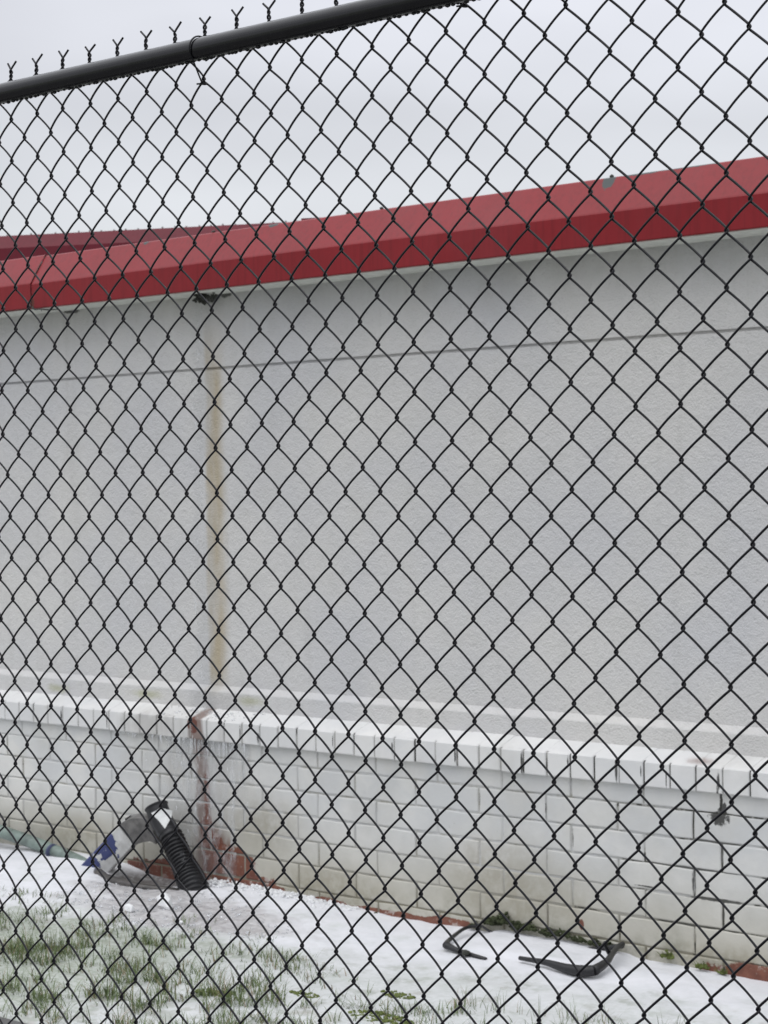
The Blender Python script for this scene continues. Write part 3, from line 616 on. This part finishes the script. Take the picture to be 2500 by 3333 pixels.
def tie(xr, kc, kr2):
    t = MB(); Kt = knot(kc, kr2); r = RR + .0022
    P = []
    for a in np.linspace(-200, 60, 26):                         # round the back, over the top, down the front
        q_ = math.radians(a); P.append((xr + .004 * math.sin(q_) + .0025 * (a + 200) / 260, RY + r * math.cos(q_ + math.pi * .5) * -1, RZ + r * math.sin(q_ + math.pi * .5)))
    P = []
    for a in np.linspace(-70, 200, 30):
        q_ = math.radians(a); P.append((xr + .010 * (1 - (a + 70) / 270) , RY + r * math.cos(q_), RZ + r * math.sin(q_)))
    e0 = P[-1]
    for f in np.linspace(0, 1, 12)[1:]: P.append((e0[0] + (Kt[0] + .001 - e0[0]) * f, e0[1] + (DF - .006 - e0[1]) * f, e0[2] + (Kt[1] - .004 - e0[2]) * f))
    for a in np.linspace(0, 300, 12): q_ = math.radians(a); P.append((Kt[0] + .001 - .005 * math.sin(q_), DF - .001 - .0055 * math.cos(q_), Kt[1] - .006 - .001 * a / 300))
    P.append((Kt[0] - .010, DF - .006, Kt[1] - .006))
    t.tube(P, .00145, 8); return fpart(t.build('tie_wire', MT['wire'], None, True))
tie(-2.362, -24, -18)
tie(-1.83, -9, -19)

for px in (-5.2, .9):
    p_ = MB(); p_.tube([(px, RY + .012, -.2), (px, RY + .012, 2.33)], .030, 20); p_.lump((px, RY + .012, 2.335), .034, (1, 1, .8), 0, 0, 2)
    fpart(p_.build('post', MT['rail'], None, False))

# ------------------------------------------------------------------ things on the ground by the wall
def local(name, origin, ux, uz, label, cat):
    """empty whose local x runs across and local z along a leaning piece"""
    ux = Vector(ux).normalized(); uz = Vector(uz); uz = (uz - uz.dot(ux) * ux).normalized(); uy = uz.cross(ux)
    o = empty(name); o.matrix_world = Matrix(((ux.x, uy.x, uz.x, origin[0]), (ux.y, uy.y, uz.y, origin[1]), (ux.z, uy.z, uz.z, origin[2]), (0, 0, 0, 1)))
    return tag(o, label, cat)
dn = Vector((.28, .02, .221)).normalized()
D_ = local('downspout', (-6.985, 5.79, -.150), (.50, .26, -.62), dn, 'broken grey downspout with blue peeling paint leaning beside the black corrugated pipe', 'downspout')
W, L, T = .112, .40, .055
nzs = 14
V = []; Fq = []
for i in range(nzs):
    t = i / (nzs - 1); zz = t * L; cr = .005; wv = .002 * math.sin(i * 1.7); 
    ring = [(cr, 0), (W * .5, -.003 + wv), (W - cr, 0), (W, cr), (W, T - cr), (W - cr, T), (cr, T), (0, T - cr), (0, cr)]
    V += [(a, b_, zz) for a, b_ in ring]
n = 9
Fq = [(i * n + j, i * n + (j + 1) % n, (i + 1) * n + (j + 1) % n, (i + 1) * n + j) for i in range(nzs - 1) for j in range(n)]
mesh_obj('pipe_body', V, Fq, MT['drain'], D_)
mb = MB(); ring0 = [(.002, -.004), (W * .5, -.008), (W + .002, -.003), (W + .004, T), (0, T + .003)]
V = []
for i, (dz, sx, dx, sy) in enumerate(((L - .045, 1.03, -.001, 1.0), (L - .01, 1.05, .002, 1.05), (L + .035, 1.0, .020, 1.0), (L + .080, .90, .050, .95), (L + .110, .70, .100, .85))):
    V += [(dx + a * sx, b_ * sy, dz - a * .55 * (i / 4)) for a, b_ in ring0]
mb.add(V, [(i * 5 + j, i * 5 + (j + 1) % 5, (i + 1) * 5 + (j + 1) % 5, (i + 1) * 5 + j) for i in range(4) for j in range(5)])
V2 = V[-5:]; mb.add(V2, [(0, 1, 2, 3, 4)]); mb.build('elbow', MT['dgrey'], D_, False)
mb = MB()
Pw = [D_.matrix_world.inverted() @ Vector(p_) for p_ in ((-6.86, 5.80, -.150), (-6.775, 5.745, -0.140), (-6.70, 5.715, -.142), (-6.61, 5.69, -0.146), (-6.51, 5.67, -.141), (-6.42, 5.675, -0.148), (-6.33, 5.70, -.146), (-6.25, 5.73, -0.150))]
mb.tube([p_ for p_ in Pw], [.020, .026, .021, .026, .020, .023, .018, .016], 9)
mb.build('bent_strap', MT['brown'], D_, True)

C_ = empty('corrugated_drain_pipe', (-6.27, 5.85, -.16)); tag(C_, 'black corrugated drain pipe with white sticker leaning against the brick wall', 'pipe')
CI = Matrix.Translation((-6.27, 5.85, -.16)).inverted()
def cp(o): o.parent = C_; o.matrix_parent_inverse = CI; return o
ctrl = np.array([(-6.535, 5.87, .170), (-6.492, 5.865, .105), (-6.43, 5.86, .045), (-6.365, 5.85, -.03), (-6.300, 5.835, -.095), (-6.240, 5.815, -.150), (-6.20, 5.80, -.205)])
def catmull(P, n):
    P = np.vstack([2 * P[0] - P[1], P, 2 * P[-1] - P[-2]]); out = []
    for i in range(1, len(P) - 2):
        for t in np.linspace(0, 1, n, endpoint=False):
            a, b_, c, d = P[i - 1:i + 3]; out.append(.5 * ((2 * b_) + (c - a) * t + (2 * a - 5 * b_ + 4 * c - d) * t * t + (3 * b_ - a - 3 * c + d) * t ** 3))
    out.append(P[-2]); return np.array(out)
pp = catmull(ctrl, 24); ln_ = np.r_[0, np.cumsum(np.linalg.norm(np.diff(pp, axis=0), axis=1))]
smooth_end = .155
i0 = np.searchsorted(ln_, smooth_end)
mb = MB(); rr = np.full(i0 + 1, .050); rr[:3] = (.053, .0545, .053); rr[-4:] = .047; mb.tube(pp[:i0 + 1], rr, 24, caps=False)
mb.tube(pp[:i0][::-1], rr[:i0][::-1] - .004, 24, caps=False)
cp(mb.build('coupling', MT['black'], None, True))
q_ = pp[i0:]; s_ = ln_[i0:] - ln_[i0]; sfine = np.arange(0, s_[-1], .0026); Pf = np.stack([np.interp(sfine, s_, q_[:, a]) for a in range(3)], 1)
rr = .049 + .0055 * np.sign(np.sin(sfine / .0185 * 2 * math.pi)) * np.abs(np.sin(sfine / .0185 * 2 * math.pi)) ** .5 + .010 * sstep(sfine, .12, .24)
mb = MB(); mb.tube(Pf, rr, 28); cp(mb.build('corrugated_section', MT['black'], None, True))
mb = MB()                                                    # sticker: bent plate hugging the front of the coupling
poly = [(-6.508, .148), (-6.478, .170), (-6.410, .163), (-6.418, .134), (-6.425, .088), (-6.465, .120)]
def onpipe(x, z, off=.0012):
    # nearest axis point and surface depth in front of it
    d = np.hypot(pp[:, 0] - x, pp[:, 2] - z); i = d.argmin(); rad = .0535; return pp[i, 1] - math.sqrt(max(rad ** 2 - d[i] ** 2, .0001)) - off
V = []; N_ = 8
cxp = np.mean([p_[0] for p_ in poly]); czp = np.mean([p_[1] for p_ in poly]); m = len(poly)
for k in range(N_ + 1):
    f = k / N_
    for (a, b_) in poly: xx = cxp + (a - cxp) * f; zz = czp + (b_ - czp) * f; V.append((xx, onpipe(xx, zz), zz))
mb.add(V, [(i * m + j, i * m + (j + 1) % m, (i + 1) * m + (j + 1) % m, (i + 1) * m + j) for i in range(N_) for j in range(m)])
cp(mb.build('sticker', MT['white'], None, True))
mb = MB()
for i in range(46):                                          # rime on the ribs facing the splash
    t = rnd.uniform(.15, 1); k = int(i0 + (len(pp) - 1 - i0) * t); a = rnd.uniform(-.6, .9)
    mb.lump((pp[k, 0] + .050 * math.cos(a) * .95, pp[k, 1] - .045 * abs(math.sin(a)) , pp[k, 2] + .030 * math.sin(a)), rnd.uniform(.003, .008), (1, 1, 1), i, .6, 1)
o = cp(mb.build('frost', MT['ice'], None, False)); o['kind'] = 'stuff'

G_ = empty('green_pipe', (-7.4, 5.9, -.1)); tag(G_, 'long frosted green pipe lying along the foot of the wall at left', 'pipe')
GI = Matrix.Translation((-7.4, 5.9, -.1)).inverted()
mb = MB(); P = [(-9.5, 5.92, .10), (-8.6, 5.92, .03), (-7.95, 5.91, -.035), (-7.70, 5.905, -.062), (-7.45, 5.90, -.088), (-7.22, 5.89, -.118), (-7.07, 5.88, -.142), (-6.98, 5.87, -.165)]
P = catmull(np.array(P), 8); mb.tube(P, np.interp(np.arange(len(P)), [0, len(P) * .6, len(P)], [.030, .030, .034]), 16)
o = mb.build('pipe_run', MT['green'], None, True); o.parent = G_; o.matrix_parent_inverse = GI
mb = MB(); mb.tube([(-7.275, 5.885, -.112), (-7.262, 5.884, -.114)], .036, 16); mb.lump((-7.27, 5.86, -.142), .013, (1.2, 1, .8), 3, .6, 1)
o = mb.build('clamp', m_plain('blue_clamp', (.03, .04, .10), .5), None, True); o.parent = G_; o.matrix_parent_inverse = GI

FR = empty('plastic_frame', (-4.42, 5.76, -.14)); tag(FR, 'rectangular black plastic frame lying half buried in snow by the wall', 'frame')
FI = Matrix.Translation((-4.42, 5.76, -.14)).inverted()
def fr(P, r, sq=1.0, z=1.0, name='frame_bar'):
    mb = MB(); V, F = tube(catmull(np.array(P), 8), np.interp(np.linspace(0, 1, (len(P) - 1) * 8 + 1), np.linspace(0, 1, len(r)), r), 10)
    mb.add(V, F); o = mb.build(name, MT['black'], None, True); o.parent = FR; o.matrix_parent_inverse = FI
fr([(-4.49, 5.608, -.158), (-4.54, 5.603, -.152), (-4.63, 5.615, -.146), (-4.695, 5.63, -.140)], [.008, .009, .010, .014])
fr([(-4.695, 5.63, -.140), (-4.745, 5.705, -.144), (-4.80, 5.83, -.142), (-4.815, 5.90, -.138), (-4.79, 5.95, -.134)], [.014, .009, .007, .007, .006])
fr([(-4.79, 5.95, -.134), (-4.70, 5.955, -.160), (-4.4, 5.957, -.168), (-4.25, 5.957, -.150), (-4.135, 5.955, -.122)], [.005, .005, .006, .008, .010])
fr([(-4.365, 5.645, -.142), (-4.30, 5.63, -.137), (-4.22, 5.615, -.132), (-4.12, 5.595, -.134), (-4.05, 5.590, -.131), (-4.015, 5.61, -.128)], [.008, .009, .012, .018, .021, .019])
fr([(-4.015, 5.61, -.128), (-4.03, 5.70, -.120), (-4.075, 5.80, -.118), (-4.12, 5.90, -.116), (-4.135, 5.955, -.116)], [.019, .014, .011, .010, .010])
mb = MB(); mb.tube([(-4.085, 5.80, -.115), (-4.105, 5.80, -.085), (-4.095, 5.79, -.078)], [.008, .007, .009], 8); 
o = mb.build('clip', MT['black'], None, True); o.parent = FR; o.matrix_parent_inverse = FI

# snow lying inside and over the frame is part of the ground; small dark lid by it
mb = MB(); mb.lump((-4.575, 5.585, -.142), .017, (1.5, 1, .7), 5, .5, 2); tag(mb.build('stone', MT['debris'], None, True), 'small dark stone in the snow beside the black frame', 'stone')

# icicles
def icicle(x, y, z, L, r):
    n = 7; mb = MB(); P = []; R_ = []
    for i in range(n):
        t = i / (n - 1); P.append((x + .0012 * math.sin(t * 5 + x * 90), y + .001 * math.sin(t * 4 + x * 50), z - L * t)); R_.append(max(.0005, r * (1 - t) ** .7 * (1 + .18 * math.sin(t * 19 + x * 40))))
    mb.tube(P, R_, 7); o = mb.build('icicle', MT['drip'], None, True)
    lng = L > .085
    if lng: tag(o, 'long clear icicle hanging from the brick ledge in front of the stained wall', 'icicle', 'long icicles under the brick ledge')
    else: tag(o, 'short clear icicle hanging from the underside of the white brick ledge', 'icicle', 'short icicles under the brick ledge')
for i in range(78):
    x = -6.90 + .0108 * i + rnd.uniform(-.003, .003); cdist = abs(x + 6.30)
    L = (.018 + .06 * math.exp(-(cdist / .22) ** 2)) * rnd.uniform(.5, 1.7)
    if rnd.random() < .10 and cdist < .3: L += .07
    if x > -6.36 and rnd.random() < .10: L *= 1.4
    icicle(x, DR + rnd.uniform(-.002, .010), .468, L, rnd.uniform(.0022, .0042))
# thin sheet of ice frozen over ledge and wall
def sheet(x0, x1, z0, z1, D, seed, name, label):
    nx_, nz_ = 46, 60; V = []; keep = set()
    for i in range(nx_ + 1):
        for j in range(nz_ + 1):
            x = x0 + (x1 - x0) * i / nx_; z = z0 + (z1 - z0) * j / nz_
            h = mnoise.noise(Vector((x * 26, seed, z * 5))) * .5 + mnoise.noise(Vector((x * 70, seed, z * 16))) * .3
            u_ = (i / nx_ - .5) * 2; v_ = (j / nz_)
            thick = .010 * (1 - u_ * u_) * (.4 + .6 * v_) * (.75 + h)
            V.append((x, D - max(thick, -.004) + .002, z))
            if (1 - abs(u_)) * 1.6 + v_ * .8 + h * 1.2 > .75: keep.add((i, j))
    F = []; st = nz_ + 1
    for i in range(nx_):
        for j in range(nz_):
            if (i, j) in keep and (i + 1, j + 1) in keep: F.append((i * st + j, (i + 1) * st + j, (i + 1) * st + j + 1, i * st + j + 1))
    o = mesh_obj(name, V, F, MT['film'], None, True)
    return tag(o, label, 'ice')
sheet(-6.62, -6.02, -.12, .462, DB, 3.1, 'ice_sheet', 'clear rippled sheet of ice frozen down the brick below the icicles')
# splashed ice on the ledge tops and along the foot of the wall
mb = MB()
for i in range(70):
    x = rnd.gauss(-6.34, .16); y = rnd.uniform(DR + .005, DP - .005); z = .556 + (y - DR) * .36
    mb.lump((x, y, z), rnd.uniform(.002, .007), (1.6, 1.2, .6), i, .5, 1)
tag(mb.build('ledge_ice', MT['drip'], None, True), 'beads of splashed ice on top of the brick ledge under the leak', 'ice', kind='stuff')
mb = MB()
for i in range(420):
    t = rnd.random(); x = -6.28 + t * .85; y = 5.965 - abs(rnd.gauss(0, .05)); mb.lump((x, y, ground_z(x, y) + rnd.uniform(-.004, .014) * (1 - t * .5)), rnd.uniform(.003, .010), (1.2, 1, .9), i, .6, 1)
tag(mb.build('ice_crust', MT['wice'], None, False), 'crust of small ice lumps along the foot of the bare red brick', 'ice', kind='stuff')
mb = MB()
for i in range(520):
    a = rnd.uniform(0, 2 * math.pi); rr_ = rnd.random() ** .6; x = -6.02 + .75 * rr_ * math.cos(a); y = 5.45 + .30 * rr_ * math.sin(a) - .12 * (x + 6)
    mb.lump((x, y, ground_z(x, y) + .002), rnd.uniform(.002, .007), (1.3, 1.1, .7), i, .7, 1)
tag(mb.build('ice_fragments', MT['ice'], None, False), 'bits of clear broken ice scattered over the grey frozen puddle', 'ice', kind='stuff')
CH = [(-6.085, 5.50, .033, 'largest pale ice chunk, below the black corrugated pipe'), (-6.14, 5.36, .024, 'rounded ice chunk just left of and below the largest one'),
      (-6.03, 5.47, .013, 'small ice chunk touching the right of the largest one'), (-6.17, 5.55, .011, 'thin ice fragment up against the grey strap'),
      (-5.80, 5.33, .009, 'small glinting ice piece at the right end of the frozen puddle'), (-6.50, 5.48, .008, 'tiny bright ice piece below the blue painted downspout')]
for i, (x, y, r, lb) in enumerate(CH):
    mb = MB(); mb.lump((0, 0, 0), r, (1.15, .8, 1.0), i + 3, .75, 1, 1.3); o = mb.build('ice_chunk', MT['wice'], None, False)
    o.location = (x, y, ground_z(x, y) + r * .7); tag(o, lb, 'ice chunk', 'ice chunks on the frozen puddle')

# falling water from the leak
mb = MB()
for i in range(30):
    z = 2.36 - i * .06 + rnd.uniform(-.02, .02); x = -6.40 - .022 * math.sin(i * .37) + rnd.uniform(-.010, .010) + (.035 if i < 5 else 0)
    if rnd.random() < .45 and i > 8: 
        mb.lump((x, 6.02, z), rnd.uniform(.0022, .0042), (1, 1, 1.8), i, .2, 1); continue
    L = rnd.uniform(.02, .07); P = [(x + .004 * math.sin(t * 7 + i), 6.02 + .002 * math.cos(t * 9), z - L * t) for t in np.linspace(0, 1, 7)]
    mb.tube(P, [.0006, .0018, .0030, .0016, .0034, .0012, .0006], 6)
for i in range(60):
    x = rnd.gauss(-6.36, .10); z = rnd.uniform(.05, .62); y = rnd.uniform(5.88, 5.94); L = rnd.uniform(.004, .03)
    mb.tube([(x, y, z), (x + .001, y, z - L / 2), (x, y, z - L)], [.0006, .0024, .0008], 6)
tag(mb.build('falling_water', MT['drip'], None, True), 'thin stream of water drops falling from the leaking soffit', 'water', kind='stuff')

# debris at the soffit
mb = MB()
for i in range(30): mb.lump((-6.37 + rnd.gauss(0, .022), 6.04 + rnd.uniform(-.03, .03), 2.393 + rnd.uniform(-.022, .010)), rnd.uniform(.006, .016), (1, 1, .7), i, .6, 1)
for i in range(9): mb.lump((-6.283 + rnd.gauss(0, .014), 6.02, 2.394 + rnd.uniform(-.012, .010)), rnd.uniform(.005, .010), (1, 1, 1), i + 50, .6, 1)
tag(mb.build('debris_clump', MT['debris'], None, False), 'dark wet clump of moss and debris stuck under the soffit at the leak', 'debris')
mb = MB(); mb.tube([(-7.40, 5.94, 2.43), (-7.395, 5.925, 2.412), (-7.37, 5.92, 2.402), (-7.335, 5.925, 2.402), (-7.30, 5.94, 2.397), (-7.25, 5.96, 2.398)], [.003, .005, .004, .003, .004, .002], 6)
mb.tube([(-7.335, 5.925, 2.402), (-7.32, 5.92, 2.390)], [.003, .001], 6)
tag(mb.build('loose_sealant', MT['debris'], None, True), 'loose dark strip of sealant dangling from the fascia seam', 'sealant')

# moss along the wall foot and on the lawn
mb = MB()
def mossclump(mb, x, y, z, r, n):
    for i in range(n):
        a = rnd.uniform(0, 6.28); q = r * rnd.random() ** .5
        mb.lump((x + q * math.cos(a), y - abs(.5 * q * math.sin(a)), z + rnd.uniform(-.3, .9) * (r - q) * .9), rnd.uniform(.003, .008), (1, 1, .9), rnd.random() * 50, .9, 1, 2.5)
for (x, z, r, n) in ((-4.75, -.115, .045, 110), (-4.69, -.10, .052, 150), (-4.62, -.118, .04, 90), (-4.57, -.112, .045, 90), (-4.48, -.12, .042, 80), (-4.41, -.115, .045, 80), (-4.34, -.125, .035, 50),
                     (-4.27, -.13, .03, 40), (-4.20, -.13, .025, 30), (-4.83, -.14, .03, 30), (-5.33, -.165, .03, 25), (-5.0, -.168, .022, 18)):
    mossclump(mb, x, 5.972, z - .008, r, n)
tag(mb.build('wall_moss', MT['moss'], None, False), 'dark green moss growing along the foot of the brick wall behind the frame', 'moss', kind='stuff')
for (x, z, r, n, lb) in ((-3.95, -.135, .028, 40, 'small bright green weed at the wall foot right of the black frame'), (-3.80, -.152, .028, 36, 'small bright green weed at the wall foot beside the bare red brick'), (-3.72, -.160, .02, 20, 'tiny green weed touching the bare red brick at right')):
    mb = MB(); mossclump(mb, x, 5.965, z, r, n)
    for i in range(18):
        a = rnd.uniform(-1, 1); h = rnd.uniform(.01, .03); mb.tube([(x + a * .02, 5.955, z), (x + a * .035, 5.945, z + h)], [.002, .0006], 4)
    tag(mb.build('weed', MT['bmoss'], None, False), lb, 'weed', 'weeds at the wall foot')
ML = [(-4.24, 4.76, .10, 130, 'large bright green moss cushion at the bottom edge, centre'), (-4.40, 5.02, .06, 60, 'pale green moss patch in the snow left of the centre cushion'),
      (-4.86, 4.62, .07, 70, 'moss cushion among the grass at the bottom, left of centre'), (-4.62, 4.80, .05, 50, 'small moss cushion between grass tufts'), (-3.20, 5.38, .05, 40, 'moss cushion in the bottom right corner')]
for x, y, r, n, lb in ML:
    mb = MB()
    for i in range(n):
        a = rnd.uniform(0, 6.28); q = r * rnd.random() ** .6; xx = x + q * math.cos(a) * 1.3; yy = y + q * math.sin(a) * .6
        mb.lump((xx, yy, ground_z(xx, yy) + .002), rnd.uniform(.003, .008), (1, 1, .8), rnd.random() * 50, .9, 1, 2.5)
    tag(mb.build('moss_cushion', MT['bmoss'], None, False), lb, 'moss', 'moss cushions on the lawn')

# grass blades poking through the snow
GV = []; GQ = []; gb = 0
def blade(x, y, z, L, az, lean, w0):
    global gb
    dx, dy = math.cos(az), math.sin(az); px, py = -dy, dx; n = 4; rows = []
    for i in range(n + 1):
        t = i / n; a_ = lean * (.55 + .5 * t); o_ = L * t * math.sin(a_); h = L * t * math.cos(a_); w_ = w0 * (1 - t) ** .6 * .5 + .00012
        cx, cy, cz = x + dx * o_, y + dy * o_, z + h
        rows += [(cx - px * w_, cy - py * w_, cz), (cx + px * w_, cy + py * w_, cz)]
    GV.extend(rows)
    for i in range(n): GQ.append((gb + 2 * i, gb + 2 * i + 1, gb + 2 * i + 3, gb + 2 * i + 2))
    gb += 2 * (n + 1)
def bound(x): return float(np.interp(x, [-7.4, -6.4, -5.6, -5.0, -4.5, -3.9, -3.3], [5.30, 5.38, 5.42, 5.22, 5.05, 5.08, 5.42]))
tufts = 0
while tufts < 1750:
    x = rnd.uniform(-7.2, -2.9); y = rnd.uniform(4.03, 5.45)
    if y > bound(x): continue
    f = min(1, (bound(x) - y) / .45); nv = .8 * mnoise.noise(Vector((x * 3.0, y * 4.4, 5))) + .9 * mnoise.noise(Vector((x * 9, y * 11, 2)))
    left = 1 / (1 + math.exp((x + 5.0) * 4))
    if rnd.random() > (.18 + .75 * f) * max(0.05, min(1, .04 + nv * 2.6 + .08 * left)): continue
    tufts += 1; z = ground_z(x, y); nb = rnd.randint(4, 13)
    for k in range(nb):
        blade(x + rnd.gauss(0, .020), y + rnd.gauss(0, .016), z - .004, rnd.uniform(.018, .075) * (.6 + .6 * f), rnd.uniform(0, 6.28), rnd.triangular(.05, 1.5, .7), rnd.uniform(.0018, .0040))
for (x, y, n) in ((-4.90, 5.10, 16), (-4.86, 4.99, 20), (-4.72, 4.95, 24), (-5.05, 5.12, 10), (-4.10, 5.04, 24), (-4.02, 5.06, 18), (-3.75, 5.12, 22), (-3.66, 5.16, 16), (-3.45, 5.24, 16), (-3.9, 5.08, 16)):
    for k in range(n): blade(x + rnd.gauss(0, .03), y + rnd.gauss(0, .02), ground_z(x, y) - .004, rnd.uniform(.03, .085), rnd.uniform(0, 6.28), rnd.uniform(.1, .8), rnd.uniform(.0014, .0024))
o = quad_mesh('grass', np.array(GV), np.array(GQ), MT['grass'], None, False)
tag(o, 'frozen olive green grass poking through thin snow in the foreground', 'grass', kind='stuff')
